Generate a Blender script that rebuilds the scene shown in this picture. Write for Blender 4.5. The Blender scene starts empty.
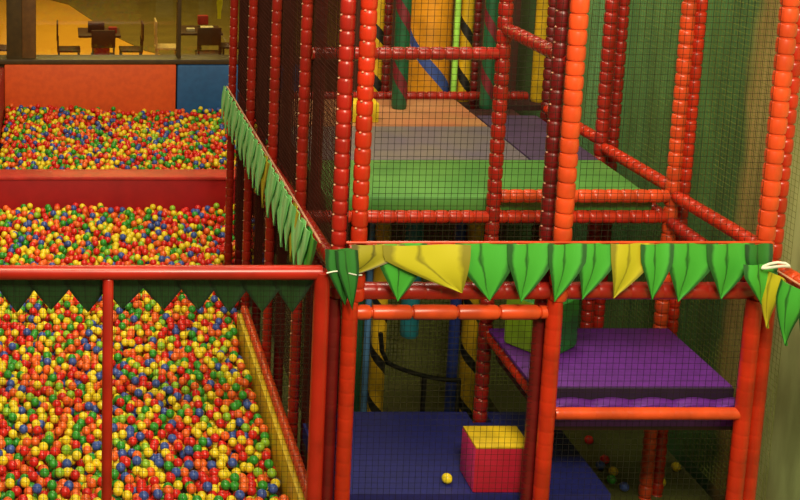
import bpy, bmesh, math, random
import numpy as np
from mathutils import Vector, Matrix
random.seed(7)
rng = np.random.RandomState(7)
R = math.radians
scene = bpy.context.scene
COL = scene.collection

# ------------------------------------------------------------------ helpers
def lin(c):
    return tuple(((v / 255) / 12.92 if v / 255 <= .04045 else ((v / 255 + .055) / 1.055) ** 2.4) for v in c)

MATS = {}
def mat(name, rgb, rough=.45, spec=.5, noise=None, nscale=8., emit=0, rgb2=None, coat=0):
    """Principled material; optional noise blend towards rgb2."""
    m = bpy.data.materials.new(name); m.use_nodes = True
    nt = m.node_tree; b = nt.nodes['Principled BSDF']
    b.inputs['Roughness'].default_value = rough
    b.inputs['Specular IOR Level'].default_value = spec
    b.inputs['Coat Weight'].default_value = coat
    c = lin(rgb) + (1,)
    if rgb2 is None:
        rgb2 = tuple(int(v * .86) for v in rgb); noise = noise or .5
    tc = nt.nodes.new('ShaderNodeTexCoord'); n = nt.nodes.new('ShaderNodeTexNoise')
    n.inputs['Scale'].default_value = nscale; n.inputs['Detail'].default_value = 4
    nt.links.new(tc.outputs['Object'], n.inputs['Vector'])
    r = nt.nodes.new('ShaderNodeValToRGB')
    w = noise or .5
    r.color_ramp.elements[0].position = .5 - .25 * w; r.color_ramp.elements[1].position = .5 + .25 * w
    r.color_ramp.elements[0].color = lin(rgb2) + (1,); r.color_ramp.elements[1].color = c
    nt.links.new(n.outputs['Fac'], r.inputs['Fac'])
    nt.links.new(r.outputs['Color'], b.inputs['Base Color'])
    MATS[name] = m
    return m

mat('vinyl_red', (160, 30, 18), .32, nscale=5)
mat('vinyl_maroon_and_shade', (110, 16, 16), .4, nscale=5)  # also paints the shade on the inner post of each pair
mat('vinyl_orange', (214, 72, 28), .33, nscale=6)
mat('vinyl_tomato', (190, 42, 14), .33, nscale=6)
mat('pipe_red', (174, 34, 18), .3, nscale=4)
mat('cord', (196, 140, 110), .7)
mat('net_dark', (38, 34, 24), .9, .1)
mat('net_brown', (64, 30, 22), .9, .1)
mat('net_olive', (110, 118, 52), .9, .1)
mat('mat_blue', (32, 36, 112), .55, nscale=30, rgb2=(27, 31, 96))
mat('mat_purple', (100, 32, 140), .55, nscale=20, rgb2=(88, 26, 124))
mat('mat_purple_dark', (38, 18, 48), .6)
mat('mat_green', (92, 148, 66), .5, nscale=2.2, noise=1.1, rgb2=(52, 112, 42))
mat('mat_grey', (116, 106, 90), .5, nscale=3, noise=1.2, rgb2=(92, 82, 104))
mat('mat_rose', (172, 128, 80), .5, nscale=2, noise=1.2, rgb2=(166, 92, 62))
mat('mat_dusk', (70, 50, 84), .55, nscale=4)
mat('pad_yellow', (226, 190, 24), .5, nscale=6)
mat('pad_orange', (226, 88, 24), .55, nscale=14, rgb2=(216, 80, 22))
mat('pad_blue', (34, 92, 148), .55, nscale=14, rgb2=(30, 84, 138))
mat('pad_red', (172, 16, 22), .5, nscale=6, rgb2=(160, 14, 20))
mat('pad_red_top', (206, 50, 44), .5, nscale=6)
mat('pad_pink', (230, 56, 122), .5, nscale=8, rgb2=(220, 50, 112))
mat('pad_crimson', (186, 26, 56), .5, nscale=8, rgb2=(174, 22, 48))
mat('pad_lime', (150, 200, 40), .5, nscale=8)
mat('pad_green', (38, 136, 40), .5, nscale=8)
mat('roll_yellow', (222, 176, 30), .4, nscale=8)
mat('roll_gold', (226, 150, 30), .4, nscale=6)
mat('roll_green', (28, 86, 52), .4, nscale=8)
mat('roll_blue', (46, 66, 150), .4, nscale=8)
mat('roll_sky', (90, 140, 190), .4, nscale=8)
mat('roll_teal', (36, 120, 130), .4, nscale=8)
mat('gap_light_mint', (170, 236, 90), .4, nscale=8)
mat('stripe_black', (28, 26, 24), .5)
mat('stripe_maroon', (110, 24, 34), .5)
mat('stripe_blue', (60, 86, 160), .5)
mat('wood_dark', (70, 38, 20), .5, nscale=12)
mat('wood_pale', (214, 190, 150), .5, nscale=12)
mat('ceramic', (236, 228, 210), .4)
mat('box_red', (176, 30, 30), .5)
mat('frame_olive', (74, 54, 18), .5, nscale=10)
mat('frame_brown', (110, 72, 30), .5, nscale=10)
mat('black_metal', (18, 18, 18), .4)
mat('streamer', (206, 206, 30), .6)
mat('board', (60, 18, 14), .7)
mat('pit_bottom', (90, 30, 20), .8)
mat('rope_white', (225, 222, 205), .7)
BALLC = {'red': (224, 40, 32), 'orange': (246, 108, 40), 'yellow': (246, 216, 40),
         'green': (56, 156, 48), 'blue': (66, 90, 168), 'lime': (150, 196, 48)}
for k, v in BALLC.items():
    mat('ball_' + k, v, .3, nscale=4, rgb2=tuple(int(x * .95) for x in v))

def leaf_mat(name, base, vein_shade):
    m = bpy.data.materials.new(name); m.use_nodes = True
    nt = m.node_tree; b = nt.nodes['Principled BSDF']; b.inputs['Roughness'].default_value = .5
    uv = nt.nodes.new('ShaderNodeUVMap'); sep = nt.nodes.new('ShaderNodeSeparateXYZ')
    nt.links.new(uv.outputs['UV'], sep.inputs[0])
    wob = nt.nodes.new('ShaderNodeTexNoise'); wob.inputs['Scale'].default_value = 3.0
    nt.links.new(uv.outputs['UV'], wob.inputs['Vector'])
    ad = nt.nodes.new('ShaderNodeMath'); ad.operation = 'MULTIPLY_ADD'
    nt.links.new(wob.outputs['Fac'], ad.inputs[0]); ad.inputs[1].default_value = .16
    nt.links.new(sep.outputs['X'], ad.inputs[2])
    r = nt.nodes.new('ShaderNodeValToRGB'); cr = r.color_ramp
    pts = [(0, vein_shade), (.16, vein_shade), (.22, base), (.44, base), (.49, vein_shade), (.54, base), (.92, base), (1, vein_shade)]  # printed middle vein; shade of the folds painted as dark edge bands
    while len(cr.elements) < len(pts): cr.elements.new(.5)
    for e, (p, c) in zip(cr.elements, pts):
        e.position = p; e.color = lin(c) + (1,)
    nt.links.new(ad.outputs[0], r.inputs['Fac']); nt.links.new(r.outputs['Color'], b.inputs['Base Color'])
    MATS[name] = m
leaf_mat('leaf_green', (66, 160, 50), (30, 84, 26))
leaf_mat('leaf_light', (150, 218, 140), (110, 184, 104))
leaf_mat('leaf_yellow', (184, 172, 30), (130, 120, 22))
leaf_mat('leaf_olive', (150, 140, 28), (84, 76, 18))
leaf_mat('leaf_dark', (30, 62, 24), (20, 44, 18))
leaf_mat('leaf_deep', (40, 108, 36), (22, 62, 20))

def build(name, bm, mats, parent=None, smooth=True, recalc=True):
    if recalc: bmesh.ops.recalc_face_normals(bm, faces=bm.faces)
    me = bpy.data.meshes.new(name); bm.to_mesh(me); bm.free()
    if not isinstance(mats, (list, tuple)): mats = [mats]
    for m in mats: me.materials.append(MATS[m] if isinstance(m, str) else m)
    if smooth:
        me.polygons.foreach_set('use_smooth', [True] * len(me.polygons))
        try: me.set_sharp_from_angle(angle=R(42))
        except Exception: pass
    o = bpy.data.objects.new(name, me); COL.objects.link(o)
    if parent:
        o.parent = parent
        o.location = -Vector(parent.location)       # parts are modelled in world space
        if parent.parent: o.location = (0, 0, 0)
    return o

def tag(o, label=None, cat=None, group=None, kind=None):
    if label: o['label'] = label
    if cat: o['category'] = cat
    if group: o['group'] = group
    if kind: o['kind'] = kind
    return o

def thing(name, label, cat, loc, group=None):
    o = bpy.data.objects.new(name, None); o.empty_display_size = .1
    o.location = loc; COL.objects.link(o)
    return tag(o, label, cat, group)

def box(bm, x0, x1, y0, y1, z0, z1, bev=0, mi=0):
    r = bmesh.ops.create_cube(bm, size=1)
    vs = r['verts']
    for v in vs:
        v.co = Vector((x0 + (v.co.x + .5) * (x1 - x0), y0 + (v.co.y + .5) * (y1 - y0), z0 + (v.co.z + .5) * (z1 - z0)))
    es = set(); fs = set()
    for v in vs: es.update(v.link_edges); fs.update(v.link_faces)
    for f in fs: f.material_index = mi
    if bev:
        g = bmesh.ops.bevel(bm, geom=list(es), offset=bev, segments=2, affect='EDGES', profile=.6)
        for f in g['faces']: f.material_index = mi

def bbox(x0, x1, y0, y1, z0, z1, bev=0):
    bm = bmesh.new(); box(bm, x0, x1, y0, y1, z0, z1, bev); return bm

def frame_of(d):
    d = d.normalized()
    a = Vector((0, 0, 1)) if abs(d.z) < .9 else Vector((1, 0, 0))
    u = d.cross(a).normalized(); return u, d.cross(u).normalized()

def ringtube(bm, p0, p1, prof, n=22, mi=0):
    """prof: list of (distance along, radius)."""
    p0 = Vector(p0); p1 = Vector(p1); d = (p1 - p0); L = d.length; d.normalize()
    u, w = frame_of(d); rings = []
    for (t, r) in prof:
        c = p0 + d * t
        rings.append([bm.verts.new(c + (u * math.cos(2 * math.pi * i / n) + w * math.sin(2 * math.pi * i / n)) * r) for i in range(n)])
    for a, b in zip(rings, rings[1:]):
        for i in range(n):
            f = bm.faces.new((a[i], a[(i + 1) % n], b[(i + 1) % n], b[i])); f.material_index = mi
    for rg in (rings[0], rings[-1]):
        f = bm.faces.new(rg); f.material_index = mi
    return u, w, d

def pad_tube(p0, p1, r=.043, pitch=.09, dip=.010, smooth_below=None, glints=None):
    """foam sleeve lashed at regular spacing; knots = direction the painted-in highlight knots face."""
    bm = bmesh.new(); p0 = Vector(p0); p1 = Vector(p1); L = (p1 - p0).length
    prof = []; kn = []; t = 0; ph = random.uniform(.3, .9) * pitch
    prof.append((0, r * .9))
    t = ph
    last = 0
    while t < L - .02:
        zz = (p0 + (p1 - p0) * (t / L)).z
        dd = dip if (smooth_below is None or zz > smooth_below) else dip * .12
        mid = (last + t) / 2
        prof.append((last + .012, r)); prof.append((mid, r + dip * .12 if dd > .003 else r)); prof.append((t - .02, r))
        prof.append((t - .008, r - dd * .25)); prof.append((t - .0025, r - dd)); prof.append((t + .0025, r - dd)); prof.append((t + .008, r - dd * .25))
        if dd > .003: kn.append(t)
        last = t + .008; t += pitch * random.uniform(.9, 1.1)
    prof.append((L, r * .9))
    prof = [p for i, p in enumerate(prof) if i == 0 or p[0] > prof[i - 1][0] + 1e-4]
    u, w, d = ringtube(bm, p0, p1, prof)
    if glints is not None:
        kd = Vector(glints).normalized()
        for t in kn:
            c = p0 + d * t + kd * (r - dip * .3)
            m = Matrix.Translation(c) @ Matrix.Diagonal((.008, .008, .006, 1))
            g = bmesh.ops.create_icosphere(bm, subdivisions=1, radius=1, matrix=m)
            for v in g['verts']:
                for f in v.link_faces: f.material_index = 1  # pale beads added as highlight specks at the lashings
    return bm

def pipe(p0, p1, r, n=16):
    bm = bmesh.new(); L = (Vector(p1) - Vector(p0)).length
    ringtube(bm, p0, p1, [(0, r * .85), (.006, r), (L - .006, r), (L, r * .85)], n); return bm

def curve_pipe(pts, r, n=8, bm=None, mi=0):
    bm = bm or bmesh.new(); pts = [Vector(p) for p in pts]; rings = []
    for i, p in enumerate(pts):
        d = (pts[min(i + 1, len(pts) - 1)] - pts[max(i - 1, 0)])
        u, w = frame_of(d)
        rings.append([bm.verts.new(p + (u * math.cos(2 * math.pi * k / n) + w * math.sin(2 * math.pi * k / n)) * r) for k in range(n)])
    for a, b in zip(rings, rings[1:]):
        for k in range(n):
            f = bm.faces.new((a[k], a[(k + 1) % n], b[(k + 1) % n], b[k])); f.material_index = mi
    bm.faces.new(rings[0]); bm.faces.new(rings[-1])
    return bm

def net_bm(o, du, dv, cell=.036, r=.0013, sag=.0):
    """square mesh netting on the parallelogram o, o+du, o+dv."""
    o = Vector(o); du = Vector(du); dv = Vector(dv); nrm = du.cross(dv).normalized()
    bm = bmesh.new()
    nu = max(1, int(du.length / cell)); nv = max(1, int(dv.length / cell))
    def strand(a, b, side):
        d = (b - a); side = side.normalized() * r; nn = nrm * r
        steps = 3; rows = []
        for i in range(steps + 1):
            t = i / steps
            p = a.lerp(b, t) + nrm * (sag * math.sin(math.pi * t)) + side * random.uniform(-1.2, 1.2) * (0 < i < steps)
            rows.append([bm.verts.new(p + q) for q in (side, nn, -side, -nn)])
        for A, B in zip(rows, rows[1:]):
            for k in range(4): bm.faces.new((A[k], A[(k + 1) % 4], B[(k + 1) % 4], B[k]))
    for i in range(nu + 1):
        a = o + du * (i / nu); strand(a, a + dv, du)
    for j in range(nv + 1):
        a = o + dv * (j / nv); strand(a, a + du, dv)
    return bm

# ------------------------------------------------------------------ camera (a crop from the lower right of a wider frame)
HC = 5.0
cam_d = bpy.data.cameras.new('camera'); cam = bpy.data.objects.new('camera', cam_d); COL.objects.link(cam)
cam.location = (0, 0, HC); cam.rotation_euler = (R(90 - 10.35), 0, 0)
cam_d.sensor_fit = 'HORIZONTAL'; cam_d.sensor_width = 36; cam_d.lens = 36 * 1276 / 800
cam_d.shift_x = (400 - 60) / 800; cam_d.shift_y = -(250 - 13) / 800
cam_d.clip_start = .05; cam_d.clip_end = 200
scene.camera = cam

# ------------------------------------------------------------------ dimensions
YK = [6.94, 8.07, 9.20, 10.33, 11.46]
ZL, ZU, ZP = .715, 2.27, 1.42         # lower deck, upper deck, purple platform tops
TOP = 4.25
XL, XL2, XB, XR = 1.59, 1.705, 2.865, 4.03

# ------------------------------------------------------------------ setting
def floor_material():
    m = bpy.data.materials.new('floor_mix'); m.use_nodes = True; nt = m.node_tree; b = nt.nodes['Principled BSDF']
    b.inputs['Roughness'].default_value = .6
    tc = nt.nodes.new('ShaderNodeTexCoord'); n = nt.nodes.new('ShaderNodeTexNoise'); n.inputs['Scale'].default_value = 6; n.inputs['Detail'].default_value = 5
    nt.links.new(tc.outputs['Object'], n.inputs['Vector'])
    r = nt.nodes.new('ShaderNodeValToRGB'); r.color_ramp.elements[0].color = lin((74, 80, 34)) + (1,); r.color_ramp.elements[1].color = lin((98, 100, 50)) + (1,)
    nt.links.new(n.outputs['Fac'], r.inputs['Fac']); nt.links.new(r.outputs['Color'], b.inputs['Base Color'])
    return m
MATS['floor_mix'] = floor_material()
mat('cafe_tile', (224, 172, 62), .5, nscale=1.5, noise=1.4, rgb2=(206, 150, 46))
mat('cafe_carpet', (122, 106, 40), .9, nscale=2.5, noise=1.6, rgb2=(92, 78, 30))
tag(build('floor', bbox(-8, 12, -2, 17.2, -.1, 0), 'floor_mix'), kind='structure')
tag(build('floor_cafe', bbox(-8, 12, 17.2, 40, -.1, 0), 'cafe_tile'), kind='structure')
# curved edge of the darker carpet in the cafe
bm = bmesh.new(); pts = []
edge = [(-.6, 29.6), (.2, 28.4), (.75, 26.2), (1.15, 24.6), (1.6, 23.4), (2.2, 22.7), (2.9, 22.5), (8, 22.6)]
for i in range(len(edge) - 1):
    for k in range(6):
        t = k / 6; a, b_ = edge[i], edge[i + 1]; pts.append((a[0] + (b_[0] - a[0]) * t, a[1] + (b_[1] - a[1]) * t))
pts += [edge[-1], (8, 36), (-.6, 36)]
lo = [bm.verts.new((x, y, 0)) for x, y in pts]; hi = [bm.verts.new((x, y, .012)) for x, y in pts]
bm.faces.new(hi)
for i in range(len(pts)): bm.faces.new((lo[i], lo[(i + 1) % len(pts)], hi[(i + 1) % len(pts)], hi[i]))
tag(build('floor_carpet', bm, 'cafe_carpet', smooth=False), kind='structure')

def mural_material():
    m = bpy.data.materials.new('wall_mural'); m.use_nodes = True; nt = m.node_tree; b = nt.nodes['Principled BSDF']; b.inputs['Roughness'].default_value = .7
    L = nt.links.new
    tc = nt.nodes.new('ShaderNodeTexCoord'); sep = nt.nodes.new('ShaderNodeSeparateXYZ'); L(tc.outputs['Object'], sep.inputs[0])
    n = nt.nodes.new('ShaderNodeTexNoise'); n.inputs['Scale'].default_value = 1.3; n.inputs['Detail'].default_value = 3; L(tc.outputs['Object'], n.inputs['Vector'])
    ma = nt.nodes.new('ShaderNodeMath'); ma.operation = 'MULTIPLY_ADD'; L(n.outputs['Fac'], ma.inputs[0]); ma.inputs[1].default_value = .5; L(sep.outputs['Y'], ma.inputs[2])
    mr = nt.nodes.new('ShaderNodeMapRange'); mr.inputs[1].default_value = 6.5; mr.inputs[2].default_value = 12.5; L(ma.outputs[0], mr.inputs[0])
    r = nt.nodes.new('ShaderNodeValToRGB'); cr = r.color_ramp
    cols = [(0, (196, 224, 146)), (.12, (194, 218, 142)), (.2, (178, 186, 122)), (.315, (164, 136, 78)), (.335, (64, 104, 56)), (.40, (70, 118, 62)), (.50, (92, 140, 78)), (.62, (84, 142, 84)), (.74, (120, 190, 128)), (.82, (96, 160, 100)), (1, (60, 70, 30))]
    while len(cr.elements) < len(cols): cr.elements.new(.5)
    for e, (p, c) in zip(cr.elements, cols): e.position = p; e.color = lin(c) + (1,)
    L(mr.outputs[0], r.inputs['Fac'])
    n2 = nt.nodes.new('ShaderNodeTexNoise'); n2.inputs['Scale'].default_value = 2.6; n2.inputs['Detail'].default_value = 5
    mp = nt.nodes.new('ShaderNodeMapping'); mp.inputs['Scale'].default_value = (1, 2.2, .6); L(tc.outputs['Object'], mp.inputs[0]); L(mp.outputs[0], n2.inputs['Vector'])
    r2 = nt.nodes.new('ShaderNodeValToRGB'); r2.color_ramp.elements[0].position = .36; r2.color_ramp.elements[1].position = .58
    r2.color_ramp.elements[0].color = (.42, .38, .3, 1); r2.color_ramp.elements[1].color = (1, 1, 1, 1); L(n2.outputs['Fac'], r2.inputs['Fac'])
    mx = nt.nodes.new('ShaderNodeMix'); mx.data_type = 'RGBA'; mx.blend_type = 'MULTIPLY'; mx.inputs[0].default_value = .5
    L(r.outputs['Color'], mx.inputs[6]); L(r2.outputs['Color'], mx.inputs[7]); L(mx.outputs[2], b.inputs['Base Color'])
    return m
MATS['wall_mural'] = mural_material()
mat('wall_brown', (92, 34, 22), .8, nscale=2, noise=1.5, rgb2=(58, 40, 20))
mat('wall_ochre', (150, 112, 50), .8, nscale=2)
tag(build('wall_right', bbox(4.55, 4.7, 3.0, 12.6, 0, 5.2), 'wall_mural'), kind='structure')
tag(build('wall_back', bbox(2.95, 4.55, 12.4, 12.55, 0, 5.2), 'wall_brown'), kind='structure')
tag(build('wall_front_of_cafe', bbox(-3, 4.6, 17.12, 17.3, 0, 1.18), 'frame_brown'), kind='structure')
tag(build('wall_far', bbox(-8, 12, 34, 34.2, 0, 6), 'wall_ochre'), kind='structure')
# window over the far pit: sill, mullions, pane
win = thing('window_1', 'brown framed window looking into the yellow-lit cafe', 'window', (1, 17.2, 1.15)); win['kind'] = 'structure'
tag(build('window_sill', bbox(-3, 4.6, 17.0, 17.32, 1.18, 1.25, .012), 'frame_olive', win))
tag(build('window_mullion', bbox(-.73, -.52, 17.08, 17.3, 1.245, 4.0, .01), 'frame_olive', win))
build('window_mullion', bbox(-.52, -.33, 17.1, 17.3, 1.245, 4.0, .01), 'frame_brown', win)
build('window_mullion', bbox(1.605, 1.655, 17.1, 17.3, 1.245, 4.0, .006), 'frame_olive', win)
gm = bpy.data.materials.new('window_glass'); gm.use_nodes = True; nt = gm.node_tree; nt.nodes.clear()
out = nt.nodes.new('ShaderNodeOutputMaterial'); mixs = nt.nodes.new('ShaderNodeMixShader'); tr = nt.nodes.new('ShaderNodeBsdfTransparent'); gl = nt.nodes.new('ShaderNodeBsdfGlossy')
tr.inputs[0].default_value = (.9, .86, .74, 1); gl.inputs['Roughness'].default_value = .03; mixs.inputs[0].default_value = .05
nt.links.new(tr.outputs[0], mixs.inputs[1]); nt.links.new(gl.outputs[0], mixs.inputs[2]); nt.links.new(mixs.outputs[0], out.inputs[0]); MATS['window_glass'] = gm
for x0, x1 in ((-3, -.73), (-.33, 1.605), (1.655, 4.6)):
    build('window_pane', bbox(x0, x1, 17.2, 17.206, 1.245, 4.0), 'window_glass', win)

# ------------------------------------------------------------------ ball pit shell
PIT_Z = .44
bm = bbox(-1.2, 1.54, 7.02, 11.6, 0, PIT_Z - .10); box(bm, -1.2, 2.04, 11.6, 13.0, 0, PIT_Z - .10); box(bm, -1.2, 2.75, 13.0, 17.05, 0, PIT_Z - .10)
tag(build('floor_pit', bm, 'pit_bottom'), kind='structure')
tag(build('padded_panel', bbox(2.01, 2.04, 11.66, 12.80, PIT_Z - .098, .75, .01), 'vinyl_maroon_and_shade'), 'maroon padded panel closing the near pit behind the play frame', 'padded panel')  # upright padded panels on the pit walls, not mats
tag(build('padded_panel', bbox(-.76, 1.585, 16.98, 17.112, .2, 1.178, .02), 'pad_orange'), 'long orange padded panel below the window at the back of the pit', 'padded panel', 'pads along the back of the ball pit')
tag(build('padded_panel', bbox(1.6, 3.3, 16.98, 17.112, .2, 1.175, .03), 'pad_blue'), 'blue padded panel below the window, right of the orange one', 'padded panel', 'pads along the back of the ball pit')
tag(build('padded_panel', bbox(-.9, -.76, 13.1, 16.97, .2, 1.15, .02), 'pad_red'), 'dark red padded panel along the left side of the far ball pit', 'padded panel')
dv = thing('pit_divider', 'low red padded wall dividing the near and far ball pits', 'divider', (.5, 12.96, 0))
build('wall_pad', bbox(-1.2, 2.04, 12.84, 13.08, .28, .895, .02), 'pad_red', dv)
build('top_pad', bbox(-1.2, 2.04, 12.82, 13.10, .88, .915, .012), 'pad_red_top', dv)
sw = thing('pit_side_wall', 'yellow padded side wall of the ball pit topped by an orange foam roll', 'padded wall', (1.53, 9.2, 0))
for y0, y1 in ((7.0, 8.88), (8.89, 9.95)):
    build('side_pad', bbox(1.465, 1.525, y0, y1, .28, .66, .012), 'pad_yellow', sw)
build('top_roll', pad_tube((1.525, 7.0, .695), (1.525, 9.95, .695), .033, .07, .007), ['vinyl_orange', 'cord'], sw)
tag(build('padded_panel', bbox(2.62, 2.74, 13.1, 16.95, .2, .9, .02), 'vinyl_maroon_and_shade'), 'maroon padded panel at the right of the far pit behind the side net', 'padded panel')

# ------------------------------------------------------------------ balls
D = .066
def deposit(x0, x1, y0, y1, h, trials, n):
    """random packing: each ball drops on its neighbours, best of several spots."""
    cs = D; nx = int((x1 - x0) / cs) + 1; ny = int((y1 - y0) / cs) + 1
    cells = [[] for _ in range(nx * ny)]
    ra = random.random; r = D / 2; D2 = D * D; P = []
    base = PIT_Z - .10 + r
    for _ in range(n):
        best = None
        for _t in range(trials):
            x = x0 + r + ra() * (x1 - x0 - D); y = y0 + r + ra() * (y1 - y0 - D)
            ci = int((x - x0) / cs); cj = int((y - y0) / cs); z = base
            for i in range(max(ci - 1, 0), min(ci + 2, nx)):
                for j in range(max(cj - 1, 0), min(cj + 2, ny)):
                    for q in cells[i * ny + j]:
                        d2 = (q[0] - x) ** 2 + (q[1] - y) ** 2
                        if d2 < D2:
                            zz = q[2] + math.sqrt(D2 - d2)
                            if zz > z: z = zz
            m = z - h(x, y)
            if best is None or m < best[0]: best = (m, x, y, z, ci, cj)
        m, x, y, z, ci, cj = best
        if m > .045: continue
        p = (x, y, z); P.append(p); cells[ci * ny + cj].append(p)
    return P
def h_near(x, y):
    if (x > 1.43 and y < 10.0) or (x > 1.505 and y < 11.66): return -9
    return PIT_Z + .045 + .055 * min(1, max(0, (y - 8) / 4)) + .03 * math.sin(x * 2.3 + y * 1.1) + (.05 * max(0, x - .6) * max(0, (y - 11) / 1.8) if y > 11 else 0) + .02 * math.sin(y * 3.1)
def h_far(x, y):
    return PIT_Z + .06 + .012 * (y - 13) + .03 * math.sin(x * 2.0 + y * .9) + .02 * math.sin(y * 2.7 - x)
near = deposit(-1.0, 2.0, 7.04, 12.83, h_near, 10, 8600)
far = deposit(-.76, 2.6, 13.10, 16.97, h_far, 8, 7000)
CN = ['red', 'orange', 'yellow', 'green', 'blue', 'lime']; CW = [.24, .20, .26, .14, .11, .05]
def colours(n): return rng.choice(len(CN), size=n, p=CW)
ct, st = math.cos(R(10.35)), math.sin(R(10.35))
def proj(p):
    dz = p[2] - HC; zc = p[1] * ct - dz * st; yc = p[1] * st + dz * ct
    return 60 + 1276 * p[0] / zc, 13 - 1276 * yc / zc, zc
nearP = np.array(near); nc = colours(len(near))
def exposed(P):
    ex = np.ones(len(P), bool); order = {}
    for i, p in enumerate(P): order.setdefault((int(p[0] / .1), int(p[1] / .1)), []).append(i)
    for i, p in enumerate(P):
        c = (int(p[0] / .1), int(p[1] / .1)); cov = 0
        for a in (-1, 0, 1):
            for b_ in (-1, 0, 1):
                for j in order.get((c[0] + a, c[1] + b_), ()):
                    if j == i: continue
                    q = P[j]
                    # towards the camera the view comes from low y and above
                    if q[2] - p[2] > .02 and (q[0] - p[0]) ** 2 + (q[1] - p[1] + .8 * (q[2] - p[2])) ** 2 < (.8 * D) ** 2: cov += 1
        ex[i] = cov < 2
    return ex
ex = exposed(near)
cand = []
for i, p in enumerate(near):
    x, y, zc = proj(p)
    if ex[i] and -3 < x < 312 and y < 503: cand.append((zc, i))
cand.sort()
NIND = 290
ind = [i for _, i in cand[:NIND]]
proto = {}
def ball_mesh(c):
    if c not in proto:
        bm = bmesh.new(); bmesh.ops.create_icosphere(bm, subdivisions=3, radius=D / 2)
        me = bpy.data.meshes.new('ball_' + c); bm.to_mesh(me); bm.free()
        me.materials.append(MATS['ball_' + c]); me.polygons.foreach_set('use_smooth', [True] * len(me.polygons)); proto[c] = me
    return proto[c]
for i in ind:
    c = CN[nc[i]]; x, y, zc = proj(near[i])
    o = bpy.data.objects.new('plastic_ball', ball_mesh(c)); o.location = near[i]; COL.objects.link(o)
    side = 'left' if x < 109 else 'right'
    cn = 'yellow-green' if c == 'lime' else c
    tag(o, f'{cn} plastic ball at the very front of the pit, {side} of the slim red post', 'ball', 'plastic balls at the front of the ball pit')
def ball_cloud(name, P, cols, label, sub):
    bm = bmesh.new(); bmesh.ops.create_icosphere(bm, subdivisions=sub, radius=D / 2)
    bm.verts.ensure_lookup_table(); V = np.array([v.co for v in bm.verts]); F = np.array([[v.index for v in f.verts] for f in bm.faces]); bm.free()
    P = np.array(P); n = len(P); nv = len(V)
    allv = (P[:, None, :] + V[None]).reshape(-1, 3); allf = (F[None] + (np.arange(n) * nv)[:, None, None]).reshape(-1, 3)
    me = bpy.data.meshes.new(name); me.vertices.add(len(allv)); me.vertices.foreach_set('co', allv.ravel())
    me.loops.add(allf.size); me.loops.foreach_set('vertex_index', allf.ravel().astype(np.int32))
    me.polygons.add(len(allf)); me.polygons.foreach_set('loop_start', (np.arange(len(allf)) * 3).astype(np.int32))
    for c in CN: me.materials.append(MATS['ball_' + c])
    me.polygons.foreach_set('material_index', np.repeat(cols, len(F)).astype(np.int32))
    me.polygons.foreach_set('use_smooth', np.ones(len(allf), bool)); me.update(calc_edges=True)
    o = bpy.data.objects.new(name, me); COL.objects.link(o)
    return tag(o, label, 'balls', kind='stuff')
s = set(ind); rest = [i for i in range(len(near)) if i not in s]
ball_cloud('pit_balls', [near[i] for i in rest], nc[rest], 'mass of multicoloured plastic balls filling the near pit behind the front rows', 2)
ball_cloud('pit_balls', far, colours(len(far)), 'mass of multicoloured plastic balls filling the far pit beyond the red divider', 2)
def loose(c, x, y, z, label):
    o = bpy.data.objects.new('plastic_ball', ball_mesh(c)); o.location = (x, y, z); COL.objects.link(o)
    tag(o, label, 'ball')
loose('yellow', 2.395, 7.25, ZL + D / 2, 'yellow plastic ball lying alone on the blue mat left of the pink cube')
GZ = .12
loose('red', 3.95, 8.80, GZ + D / 2, 'red plastic ball farthest back in the row beside the blue mat')
loose('red', 3.95, 8.52, GZ + D / 2, 'second red plastic ball from the back in the row beside the blue mat')
loose('yellow', 3.945, 8.36, GZ + D / 2, 'yellow plastic ball in the row of balls along the edge of the blue mat')
loose('blue', 3.885, 8.44, GZ + D / 2, 'blue plastic ball next to the red ones at the edge of the blue mat')
loose('green', 3.885, 8.25, GZ + D / 2, 'green plastic ball in the row along the edge of the blue mat')
loose('blue', 3.935, 8.16, GZ + D / 2, 'blue plastic ball nearest the front in the row beside the blue mat')
loose('yellow', 4.42, 8.42, GZ + D / 2, 'yellow plastic ball on the dark floor nearest the right wall')
loose('yellow', 4.22, 8.22, GZ + D / 2, 'yellow plastic ball on the dark floor between the red post and the ball row')

def gz(y): return 2.40 - .19 * (y - 6.9) / 4.6
# ------------------------------------------------------------------ play frame
pf = thing('play_frame', 'two-storey red and orange padded soft play frame hung with netting', 'play structure', (2.8, 8, 0))
def post(x, y, m, z0=0, z1=TOP, r=.043, sb=None, glints=None, dip=.010):
    return build('post', pad_tube((x, y, z0), (x, y, z1), r, .09, dip, sb, glints), [m, 'cord'], pf)
def beam(p0, p1, m, r=.043, dip=.007, pitch=.09, glints=None, name='beam'):
    return build(name, pad_tube(p0, p1, r, pitch, dip, None, glints), [m, 'cord'], pf)
KL = (-.5, -1, 0)
post(1.60, YK[0] + .03, 'vinyl_red', z0=2.06, glints=(-1, -.3, 0), dip=.006)
post(1.705, YK[0] - .01, 'vinyl_tomato', z0=2.06, r=.046, glints=(-.8, -1, 0), dip=.006)
post(XB, YK[0] - .01, 'vinyl_orange', z0=2.06, r=.051, dip=.011)
post(XB - .045, YK[0] + .10, 'vinyl_maroon_and_shade', z0=2.06, glints=(-1, -.3, 0), dip=.006)
post(XR, YK[0], 'vinyl_orange', z0=2.06, r=.049, dip=.011)
post(XR + .105, YK[0] + .08, 'vinyl_tomato', z0=2.06, r=.04)
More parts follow.
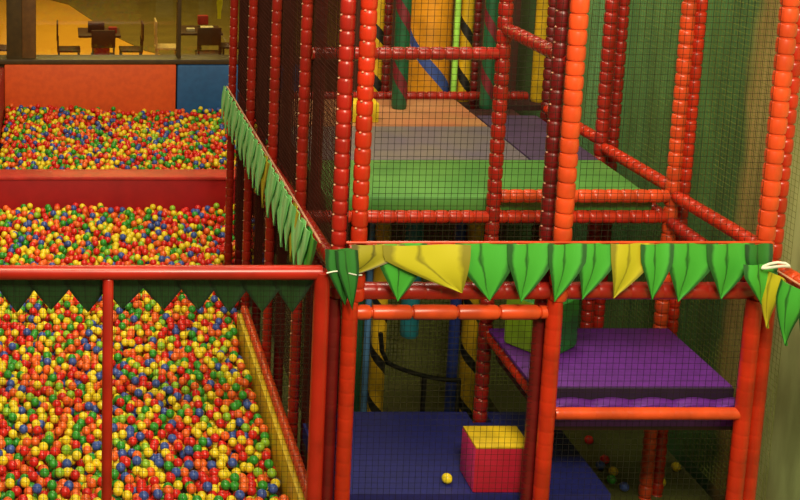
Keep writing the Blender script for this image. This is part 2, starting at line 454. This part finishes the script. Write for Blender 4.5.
for x, y, m, r in ((1.585, YK[0] + .03, 'vinyl_maroon_and_shade', .043), (1.672, YK[0] - .01, 'vinyl_tomato', .046), (2.852, YK[0] - .01, 'vinyl_tomato', .046),
                   (2.815, YK[0] + .09, 'vinyl_maroon_and_shade', .043), (4.005, YK[0], 'vinyl_tomato', .046), (4.10, YK[0] + .03, 'vinyl_tomato', .043)):
    post(x, y, m, z1=2.055, r=r, sb=9)  # redder lower sleeves: partly own colour, partly shade painted in
for k in range(1, 5):
    post(XL, YK[k], 'vinyl_red', r=.036, glints=(-1, -.2, 0), dip=.004)
    post(XL2, YK[k] + .1, 'vinyl_maroon_and_shade', r=.038, dip=.004)  # inner posts: shade behind the net put into the darker vinyl
post(XB - .0, YK[1], 'vinyl_red', glints=(-.6, -1, 0), r=.046)
post(XR + .01, YK[1], 'vinyl_orange', r=.044); post(XR + .11, YK[1] + .05, 'vinyl_tomato', r=.042)
post(XR + .01, YK[2], 'vinyl_red', r=.046); post(XR + .12, YK[2] + .05, 'vinyl_red', r=.042)
post(XR + .03, YK[3], 'vinyl_maroon_and_shade', r=.046)
post(2.875, 10.98, 'vinyl_maroon_and_shade', r=.036); post(3.66, 10.98, 'vinyl_maroon_and_shade', r=.036)
# front beams
Y0 = YK[0]
beam((1.65, Y0, 2.36), (4.06, Y0, 2.36), 'vinyl_tomato')
beam((1.68, Y0 + .02, 2.10), (4.0, Y0 + .02, 2.10), 'vinyl_red', r=.05, dip=.002)
beam((1.70, Y0 + .01, 1.972), (2.82, Y0 + .01, 1.972), 'vinyl_orange', r=.042, pitch=.24, dip=.014)
beam((2.90, Y0, 1.345), (3.99, Y0, 1.345), 'vinyl_orange', r=.036, dip=.001)
beam((1.74, Y0 + .1, .63), (4.0, Y0 + .1, .63), 'vinyl_tomato', r=.035, dip=.001)
# beams one bay back
beam((1.63, YK[1], 2.155), (2.83, YK[1], 2.155), 'vinyl_tomato')
beam((2.90, YK[1], 2.155), (4.0, YK[1], 2.155), 'vinyl_tomato')
beam((2.90, YK[1] - .02, 2.305), (4.0, YK[1] - .02, 2.305), 'vinyl_orange', r=.044)
beam((1.63, YK[1], 3.26), (2.83, YK[1], 3.26), 'vinyl_red', name='rail')
beam((2.90, YK[1], 1.29), (4.0, YK[1], 1.29), 'vinyl_maroon_and_shade')
beam((1.75, 10.89, 2.27), (4.1, 10.89, 2.27), 'vinyl_red', r=.04)
# beams running back
for k in range(4):
    beam((XL, YK[k] + .05, gz(YK[k]) - .16), (XL, YK[k + 1] - .05, gz(YK[k + 1]) - .16), 'vinyl_red')
    beam((XL, YK[k] + .05, gz(YK[k]) - .32), (XL, YK[k + 1] - .05, gz(YK[k + 1]) - .32), 'vinyl_maroon_and_shade')
for k in range(3):
    beam((XR + .02, YK[k] + .05, 2.345), (XR + .02, YK[k + 1] - .05, 2.31), 'vinyl_tomato')
    beam((XR - .0, YK[k] + .05, 2.13), (XR - .0, YK[k + 1] - .05, 2.13), 'vinyl_red')
beam((XB, Y0 + .05, 3.45), (XB, YK[1] - .05, 3.43), 'vinyl_red', name='rail')
beam((XB + .01, Y0 + .05, 1.345), (XB + .01, YK[1] - .05, 1.345), 'vinyl_tomato')
beam((XR + .05, Y0 - .05, 2.27), (XR + .13, 5.3, 2.27), 'vinyl_orange', r=.04, name='rail')
# deck boards
build('deck_board', bbox(1.77, XR - .08, YK[1] + .06, 10.82, 2.12, 2.17), 'board', pf)
build('deck_board', bbox(2.6, 4.3, 10.96, 11.5, 2.12, 2.17), 'board', pf)
build('deck_board', bbox(2.92, 4.02, 7.05, 8.0, 1.18, 1.21), 'board', pf)
# nets
NZ = TOP - .02
build('net', net_bm((1.765, Y0 - .03, 2.41), (1.04, 0, 0), (0, 0, NZ - 2.41)), 'net_dark', pf)
build('net', net_bm((2.93, Y0 - .03, 2.41), (1.04, 0, 0), (0, 0, NZ - 2.41)), 'net_dark', pf)
build('net', net_bm((1.75, Y0 + .06, .68), (1.04, 0, 0), (0, 0, 1.26), r=.0012), 'net_dark', pf)
build('net', net_bm((2.91, Y0 + .05, .68), (1.07, 0, 0), (0, 0, 1.36), r=.0012), 'net_dark', pf)
for k in range(4):
    build('net', net_bm((XL + .05, YK[k], 2.2), (0, YK[k + 1] - YK[k], 0), (0, 0, NZ - 2.2), r=.0030, cell=.034), 'net_brown', pf)
    build('net', net_bm((XL + .05, YK[k], .78), (0, YK[k + 1] - YK[k], 0), (0, 0, 1.4), r=.0021, cell=.034), 'net_brown', pf)
for k in range(3):
    build('net', net_bm((XR + .17, YK[k] + .02, .55), (0, YK[k + 1] - YK[k] - .04, 0), (0, 0, NZ - .55), r=.0014), 'net_olive', pf)
build('net', net_bm((1.8, 9.95, .02), (2.2, 0, 0), (0, 0, 2.0), r=.003), 'net_olive', pf)

# ------------------------------------------------------------------ foam mats
def floor_mat(x0, x1, y0, y1, z0, z1, m, label, bev=.02):
    return tag(build('foam_mat', bbox(x0, x1, y0, y1, z0, z1, bev), m), label, 'mat')
floor_mat(1.768, 3.95, YK[1] + .065, 8.99, 2.1715, ZU, 'mat_green', 'bright green foam mat along the front edge of the upper deck')
floor_mat(1.768, 3.44, 9.0, 9.91, 2.1715, ZU, 'mat_grey', 'scuffed grey foam mat behind the green mat on the upper deck')
floor_mat(1.768, 3.44, 9.92, 10.36, 2.1715, ZU, 'mat_rose', 'faded orange-tan foam mat behind the grey one on the upper deck')
floor_mat(1.768, 3.44, 10.365, 10.80, 2.1715, ZU, 'mat_rose', 'faded orange-tan foam mat farthest back on the upper deck, under the green rollers')
floor_mat(3.45, 3.95, 9.0, 10.25, 2.1715, ZU, 'mat_dusk', 'dark purple foam mat at the back right of the upper deck')
def notched(z0, z1):
    bm = bmesh.new(); pts = [(1.645, 7.13), (3.36, 7.13), (3.36, 8.16), (2.93, 8.16), (2.93, 8.01), (2.80, 8.01), (2.80, 8.16), (1.77, 8.16), (1.77, 8.0), (1.645, 8.0)]
    a = [bm.verts.new((x, y, z0)) for x, y in pts]; b_ = [bm.verts.new((x, y, z1)) for x, y in pts]
    bm.faces.new(a); bm.faces.new(b_)
    for i in range(10): bm.faces.new((a[i], a[(i + 1) % 10], b_[(i + 1) % 10], b_[i]))
    return bm
tag(build('foam_mat', notched(.6015, ZL), 'mat_blue'), 'large navy blue foam mat on the lower deck under the pink cube', 'mat')
build('deck_board', notched(.53, .60), 'board', pf)
pp = thing('padded_platform', 'purple padded step at mid height in the right lower bay', 'platform', (3.45, 7.5, 1.2))
build('top_mat', bbox(2.845, 4.04, 7.13, 7.96, 1.392, ZP, .01), 'mat_purple', pp)
build('gap_strip', bbox(2.93, 4.035, 7.11, 7.13, 1.335, 1.414), 'mat_purple_dark', pp)
bm = bmesh.new(); n = 48; prev = None
for i in range(n + 1):
    x = 2.93 + 1.11 * i / n; b_ = .018 * abs(math.sin(i / n * math.pi * 4.5))
    row = [bm.verts.new(c) for c in ((x, 7.03, 1.215), (x, 7.018, 1.27), (x, 7.03, 1.335 + b_), (x, 7.105, 1.345 + b_), (x, 7.105, 1.32), (x, 7.95, 1.32), (x, 7.95, 1.215))]
    if prev:
        for k in range(7): bm.faces.new((prev[k], prev[(k + 1) % 7], row[(k + 1) % 7], row[k]))
    else: bm.faces.new(row)
    prev = row
bm.faces.new(prev)
build('lower_mat', bm, 'mat_purple', pp)
tag(build('floor_step', bbox(3.45, 4.5, 7.1, 9.6, .0, GZ), 'floor_mix'), kind='structure')

# ------------------------------------------------------------------ foam blocks
cx0, cx1, cy0, cy1, cz0, cz1 = 2.52, 2.865, 7.14, 7.405, ZL + .001, ZL + .305
cb = thing('foam_cube', 'pink foam cube with a yellow top standing on the blue mat', 'cube', ((cx0 + cx1) / 2, (cy0 + cy1) / 2, ZL))
bm = bbox(cx0, cx1, cy0, cy1, cz0, cz1 - .012, .012)
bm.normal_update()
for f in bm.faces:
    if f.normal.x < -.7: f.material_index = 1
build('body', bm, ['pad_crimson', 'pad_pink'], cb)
tag(build('top_panel', bbox(cx0 + .004, cx1 - .004, cy0 + .004, cy1 - .004, cz1 - .014, cz1, .006), 'pad_yellow', cb), 'yellow top')
bm = bmesh.new(); box(bm, -.165, .165, -.165, .165, .001, .34, .03)
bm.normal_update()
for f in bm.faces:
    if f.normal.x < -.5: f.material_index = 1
gb = build('foam_block', bm, ['pad_green', 'pad_lime']); gb.location = (3.09, 7.70, ZP); gb.rotation_euler = (0, 0, R(38))
tag(gb, 'green foam block with a lime side at the back of the purple step', 'block')
tag(build('foam_block', bbox(2.36, 2.58, 10.0, 10.2, ZU, ZU + .16, .012), 'pad_yellow'), 'small yellow foam block at the back of the upper deck by the left net', 'block')

# ------------------------------------------------------------------ striped padded rollers
def roller(x, y, z0, z1, r, m, ms, label, pitch=.5, frac=.26, tilt=1, group='striped padded rollers inside the play frame', name='padded_roller', shift=0):
    bm = bmesh.new(); n = 26; nz = max(8, int((z1 - z0) / .022)); rings = []
    for j in range(nz + 1):
        z = z0 + (z1 - z0) * j / nz; rr = r * (.9 if j in (0, nz) else 1)
        tw = -2 * math.pi * (z - z0 + shift) / pitch * tilt
        rings.append([bm.verts.new((x + rr * math.cos(2 * math.pi * i / n + tw), y + rr * math.sin(2 * math.pi * i / n + tw), z)) for i in range(n)])
    for j in range(nz):
        for i in range(n):
            f = bm.faces.new((rings[j][i], rings[j][(i + 1) % n], rings[j + 1][(i + 1) % n], rings[j + 1][i]))
            if ms and (i + .5) / n < frac: f.material_index = 1
    bm.faces.new(rings[0]); bm.faces.new(rings[-1])
    return tag(build(name, bm, [m, ms or m]), label, 'roller', group)
ZT = 4.25
roller(2.82, 11.12, 2.171, ZT, .068, 'roll_yellow', 'stripe_black', 'thin yellow roller with black spiral band behind the upper deck, leftmost', .45)
roller(2.865, 10.47, ZU + .001, ZT, .064, 'roll_green', 'stripe_maroon', 'dark green roller with maroon bands left of the thick golden roller', .58)
roller(3.335, 11.26, 2.171, ZT, .185, 'roll_gold', 'stripe_blue', 'thick golden roller with a broad blue spiral band behind the upper deck', 1.25, .12, 1, shift=.12)
roller(3.61, 11.12, 2.171, ZT, .058, 'roll_yellow', 'stripe_black', 'yellow roller with black bands just right of the lime gap-light pole', .45)
roller(3.60, 10.47, ZU + .001, ZT, .055, 'roll_green', 'stripe_maroon', 'dark green roller left of the middle red post at the upper deck', .5)
roller(4.28, 11.1, 2.171, ZT, .068, 'roll_yellow', None, 'plain yellow roller near the right back of the frame beside the olive wall', .45)
roller(3.50, 11.05, 2.171, ZT, .027, 'gap_light_mint', None, 'slim lime pole standing in for gap light between golden and yellow rollers', .45, name='padded_pole')  # pole added to stand in for bright light through a gap
roller(2.305, 9.32, 0, 2.1, .05, 'roll_green', None, 'dark green roller under the deck next to the red corner post')
roller(2.385, 9.3, 0, 2.1, .025, 'roll_sky', None, 'slim light blue pole under the deck left of a yellow roller', name='padded_pole')
roller(2.468, 9.28, 0, 2.1, .06, 'roll_yellow', 'stripe_black', 'yellow roller with black spiral under the deck beside the light blue pole', .42, .24)
roller(3.06, 9.3, 0, 2.1, .042, 'roll_blue', None, 'blue roller under the deck left of the right-hand striped roller')
roller(3.172, 9.28, 0, 2.1, .06, 'roll_yellow', 'stripe_black', 'yellow roller with black spiral under the deck next to the red inner post', .42, .24)
roller(2.68, 9.2, .80, 2.1, .07, 'roll_teal', None, 'short teal punch bag hanging under the upper deck', name='punch_bag')
hr = thing('handrail', 'black bent handrail behind the lower deck', 'handrail', (2.95, 9.0, 0))
build('rail', curve_pipe([(2.37, 8.85, .98), (2.385, 8.85, .84), (2.43, 8.85, .745), (2.52, 8.85, .70), (2.62, 8.85, .665), (2.75, 8.85, .63), (2.86, 8.85, .61), (2.98, 8.85, .605)], .018), 'black_metal', hr)
build('leg', pipe((2.71, 8.85, 0), (2.71, 8.85, .63), .02, 10), 'black_metal', hr)
build('leg', pipe((2.97, 8.85, 0), (2.97, 8.85, .60), .016, 10), 'black_metal', hr)

# ------------------------------------------------------------------ leaf garlands
def leaf(parent, o, u, down, nrm, w, tip, length, m, lift=0., curl=.02):
    """o = left end on the cord, u = along the cord, tip = fraction of w where the point sits."""
    bm = bmesh.new(); uvl = bm.loops.layers.uv.new('uv'); nu, nv = 8, 10; g = []
    o, u, down, nrm = Vector(o), Vector(u), Vector(down), Vector(nrm)
    for j in range(nv + 1):
        v = j / nv; s = max(0, (v - .28) / .72) ** 1.08
        l = s * tip; r_ = 1 + (tip - 1) * s
        bul = .035 * (1 - v)
        row = []
        for i in range(nu + 1):
            a = i / nu; x = (l - bul) + (r_ - l + 2 * bul) * a
            dep = lift + curl * math.sin(math.pi * v) + .012 * math.sin(a * math.pi * 2) * (1 - v) - .012 * (1 - abs(2 * a - 1)) * v
            row.append((bm.verts.new(o + u * (x * w) + down * (v * length) + nrm * dep), a, v))
        g.append(row)
    for j in range(nv):
        for i in range(nu):
            q = (g[j][i], g[j][i + 1], g[j + 1][i + 1], g[j + 1][i])
            f = bm.faces.new([t[0] for t in q])
            for lp, t in zip(f.loops, q): lp[uvl].uv = (t[1], t[2])
    bmesh.ops.remove_doubles(bm, verts=bm.verts, dist=1e-5)
    bmesh.ops.recalc_face_normals(bm, faces=bm.faces)
    bmesh.ops.solidify(bm, geom=list(bm.faces), thickness=.004)
    return build('leaf', bm, m, parent)
fg = thing('leaf_garland', 'garland of green and yellow fabric leaves along the front beam of the play frame', 'garland', (2.9, 6.86, 2.42), 'leaf garlands on the rails')
YF = 6.865; S = 176.7
FL = [(352, 402, 348, 276, 'leaf_olive'), (378, 425, 400, 301, 'leaf_green'), (384, 466, 463, 291, 'leaf_yellow'), (457, 514, 493, 301, 'leaf_green'),
      (508, 552, 524, 302, 'leaf_green'), (548, 584, 557, 301, 'leaf_green'), (578, 617, 586, 300, 'leaf_green'), (611, 652, 617, 298, 'leaf_yellow'),
      (640, 671, 655, 299, 'leaf_green'), (667, 716, 683, 302, 'leaf_green'), (707, 752, 725, 299, 'leaf_green'), (744, 770, 758, 292, 'leaf_deep')]
for i, (x0, x1, xt, yt, m) in enumerate(FL):
    X0 = (x0 - 60) / S; W = (x1 - x0) / S; tl = math.tan(math.atan((yt - 13) / 1276) + R(10.35)) * YF - 2.576
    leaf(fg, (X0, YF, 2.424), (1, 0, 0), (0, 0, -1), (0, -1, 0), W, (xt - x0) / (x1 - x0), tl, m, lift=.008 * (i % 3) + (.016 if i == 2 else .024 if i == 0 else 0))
build('cord', pipe((1.62, YF + .006, 2.425), (4.03, YF + .006, 2.425), .008, 8), 'vinyl_orange', fg)
# corner leaves
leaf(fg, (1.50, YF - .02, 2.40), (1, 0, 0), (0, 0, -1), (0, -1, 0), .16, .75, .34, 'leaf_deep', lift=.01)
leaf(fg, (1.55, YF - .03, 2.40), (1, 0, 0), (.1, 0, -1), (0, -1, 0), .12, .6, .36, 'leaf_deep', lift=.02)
lg = thing('leaf_garland', 'garland of light green fabric leaves running back along the left side of the frame', 'garland', (1.5, 9, 2.4), 'leaf garlands on the rails')
y = 6.965; i = 0
def XG(y): return 1.475 + .055 * (y - 6.95) / 4.5
while y < 11.3:
    w = random.uniform(.15, .19); m = 'leaf_yellow' if i in (3, 10) else 'leaf_light'
    if i == 0: m = 'leaf_green'
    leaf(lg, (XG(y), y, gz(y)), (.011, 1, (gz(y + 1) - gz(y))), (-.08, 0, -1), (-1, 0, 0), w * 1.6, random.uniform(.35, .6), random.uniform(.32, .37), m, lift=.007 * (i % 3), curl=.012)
    y += w; i += 1
build('cord', pipe((XG(6.95) + .014, 6.95, gz(6.95)), (XG(11.5) + .014, 11.5, gz(11.5)), .007, 8), 'cord', lg)
# fence
YR = 6.90
fe = thing('pit_fence', 'red pipe fence with netting in front of the ball pit', 'fence', (.3, YR, 0))
build('rail', pipe((-1.15, YR, 2.234), (1.50, YR, 2.234), .042), 'pipe_red', fe)
build('post', pipe((.275, YR, 0), (.275, YR, 2.20), .031), 'pipe_red', fe)
build('post', pipe((1.497, YR - .01, 0), (1.497, YR - .01, 2.25), .046), 'pipe_red', fe)
build('net', net_bm((-1.12, YR, .35), (2.56, 0, 0), (0, 0, 1.84), cell=.034, r=.0011), 'net_dark', fe)
fl = thing('leaf_garland', 'row of dark green fabric leaves hanging from the red fence rail', 'garland', (.3, YR, 2.2), 'leaf garlands on the rails')
S2 = 1276 / 7.42
tips = [-190, -155, -120, -85, -50, -16, 17, 51, 88, 122, 164, 198, 229, 262, 292]
for i, t in enumerate(tips):
    lft = (tips[i - 1] + t) / 2 if i else t - 18
    rgt = (tips[i + 1] + t) / 2 if i + 1 < len(tips) else t + 14
    x0, x1 = lft - 5, rgt + 5
    # top band then the point
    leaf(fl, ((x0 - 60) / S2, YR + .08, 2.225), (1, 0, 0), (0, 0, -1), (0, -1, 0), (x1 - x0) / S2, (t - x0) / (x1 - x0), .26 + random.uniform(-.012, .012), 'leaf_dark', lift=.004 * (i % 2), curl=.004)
build('cord', pipe((-1.15, YR + .085, 2.225), (1.42, YR + .085, 2.225), .008, 8), 'leaf_dark', fl)
# right-hand rail garland
rg = thing('leaf_garland', 'short leaf garland on the orange rail at the right edge of the photo', 'garland', (4.15, 6.4, 2.3), 'leaf garlands on the rails')
ys = 6.82
for i, (w, L, m) in enumerate([(.16, .32, 'leaf_yellow'), (.2, .34, 'leaf_green'), (.22, .38, 'leaf_green'), (.24, .36, 'leaf_green'), (.24, .36, 'leaf_yellow'), (.24, .36, 'leaf_green')]):
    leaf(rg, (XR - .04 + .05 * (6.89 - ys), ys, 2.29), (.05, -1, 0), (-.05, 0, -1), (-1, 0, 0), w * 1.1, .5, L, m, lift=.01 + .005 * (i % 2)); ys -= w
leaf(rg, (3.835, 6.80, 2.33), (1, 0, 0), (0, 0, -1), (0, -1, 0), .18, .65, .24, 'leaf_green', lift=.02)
build('cord', pipe((XR - .012, 6.80, 2.295), (XR + .063, 5.35, 2.295), .006, 8), 'cord', rg)
tag(build('rope_tie', curve_pipe([(3.99 + .075 * math.cos(a / 10 * 2 * math.pi), 6.74 + .03 * math.sin(a / 10 * 2 * math.pi), 2.335 + .012 * math.sin(a)) for a in range(11)], .008), 'rope_white'), 'white rope tied round the right corner of the front beam', 'rope')
tag(build('rope_tie', curve_pipe([(1.50 + .02 * a, 6.80, 2.27 + .012 * math.sin(a * .5)) for a in range(11)], .004), 'rope_white'), 'white rope tied where the fence rail meets the left corner post', 'rope')

# ------------------------------------------------------------------ cafe behind the glass
def chair(x, y, rz, label, m='wood_dark'):
    t = thing('cafe_chair', label, 'chair', (0, 0, 0), 'chairs in the cafe')
    build('seat', bbox(-.2, .2, -.2, .2, .42, .46, .015), m, t)
    bm = bmesh.new(); box(bm, -.2, .2, .18, .21, .62, .92, .01); box(bm, -.19, -.16, .17, .2, .46, .64); box(bm, .16, .19, .17, .2, .46, .64)
    build('backrest', bm, m, t)
    for sx in (-.17, .17):
        for sy in (-.17, .17): build('leg', pipe((sx, sy, 0), (sx, sy, .43), .018, 8), m, t)
    t.location = (x, y, 0); t.rotation_euler = (0, 0, rz); return t
def table(x, y, label, m='wood_dark', w=.36):
    t = thing('cafe_table', label, 'table', (0, 0, 0), 'tables in the cafe')
    build('tabletop', bbox(-w, w, -w, w, .71, .75, .01), m, t); build('leg', pipe((0, 0, .02), (0, 0, .71), .04, 12), m, t)
    build('base', bbox(-.22, .22, -.22, .22, 0, .03, .01), m, t)
    t.location = (x, y, 0); return t
table(.67, 21.5, 'dark wooden cafe table left of the thin window mullion')
chair(.15, 21.5, R(90), 'dark cafe chair left of the left-hand table'); chair(1.22, 21.5, R(-90), 'dark cafe chair right of the left-hand table')
chair(.72, 20.95, R(180), 'dark cafe chair pushed in at the near side of the left-hand table')
table(2.42, 21.7, 'dark wooden cafe table right of the thin window mullion')
chair(1.85, 21.7, R(90), 'pale wooden cafe chair just left of the thin window mullion', 'wood_pale'); chair(2.5, 21.15, R(180), 'dark cafe chair at the near side of the right-hand table')
chair(3.0, 21.8, R(-90), 'dark cafe chair right of the right-hand table'); chair(-.95, 21.6, R(80), 'dark cafe chair at the left edge beyond the wide window post')
def small(name, x, y, z, sx, sy, sz, m, label, cat, bev=.01):
    return tag(build(name, bbox(x - sx, x + sx, y - sy, y + sy, z, z + sz, bev), m), label, cat)
small('menu_box', .62, 21.5, .75, .14, .08, .17, 'wood_dark', 'brown box on the left-hand cafe table', 'box')
small('napkin_box', .90, 21.4, .75, .07, .05, .10, 'box_red', 'red napkin box on the left-hand cafe table', 'box')
small('shopping_bag', .70, 20.98, .463, .13, .10, .2, 'box_red', 'red bag on the cafe chair in front of the left-hand table', 'bag')
small('napkin_stack', 2.25, 21.55, .75, .07, .06, .05, 'ceramic', 'white napkin stack on the right-hand cafe table', 'napkins')
small('tray', 2.55, 21.75, .75, .11, .08, .04, 'ceramic', 'white tray on the right-hand cafe table', 'tray')
small('serving_box', 2.5, 21.95, .79, .09, .06, .16, 'box_red', 'dark red box at the back of the right-hand cafe table', 'box')
bm = bmesh.new(); prev = None
for i in range(19):
    z = 3.6 - i * .11; w = .035 + .012 * math.sin(i * 1.7); yy = 18.0 + .03 * math.sin(i * .8)
    row = [bm.verts.new((2.29 - w, yy, z)), bm.verts.new((2.29 + w, yy + .02, z)), bm.verts.new((2.29 + w, yy + .035, z)), bm.verts.new((2.29 - w, yy + .015, z))]
    if prev:
        for k in range(4): bm.faces.new((prev[k], prev[(k + 1) % 4], row[(k + 1) % 4], row[k]))
    else: bm.faces.new(row)
    prev = row
bm.faces.new(prev)
tag(build('hanging_streamer', bm, 'streamer'), 'yellow-green streamer hanging in the cafe at the right of the window', 'streamer')

# ------------------------------------------------------------------ light
def area(name, loc, target, size, power, col, sy=None):
    d = bpy.data.lights.new(name, 'AREA'); d.shape = 'RECTANGLE'; d.size = size; d.size_y = sy or size; d.energy = power; d.color = col
    o = bpy.data.objects.new(name, d); o.location = loc; COL.objects.link(o)
    o.rotation_euler = (Vector(target) - Vector(loc)).to_track_quat('-Z', 'Y').to_euler(); return o
area('pit_lamp', (-.6, 5.2, 7.2), (.3, 10, .4), 2.6, 345, (1, .90, .58), 2)
area('far_pit_lamp', (.6, 12.4, 7.2), (.8, 15.5, 0), 2.4, 250, (1, .89, .56))
area('front_lamp', (2.7, 2.4, 6.8), (3.4, 7.4, 2.6), 1.4, 235, (1, .85, .62))
area('frame_lamp', (2.9, 9.2, 7.2), (3.3, 9.2, 2), 1.8, 200, (1, .87, .64))
area('right_wall_fill', (1.4, 1.6, 6.6), (4.5, 7.6, 1.0), 1.0, 460, (1, .92, .68))  # unseen fill added to brighten the dark right wall
area('cafe_lamp', (1.0, 23.5, 6.5), (1.0, 23.5, 0), 4, 780, (1, .80, .24))
w = bpy.data.worlds.new('world'); scene.world = w; w.use_nodes = True
bg = w.node_tree.nodes['Background']; bg.inputs[0].default_value = (.9, .72, .5, 1); bg.inputs[1].default_value = .16

scene.view_settings.view_transform = 'Standard'; scene.view_settings.look = 'None'
scene.view_settings.exposure = -0.25; scene.view_settings.gamma = 1; scene.view_settings.use_curve_mapping = False
scene.cycles.use_denoising = True
scene.cycles.max_bounces = 8
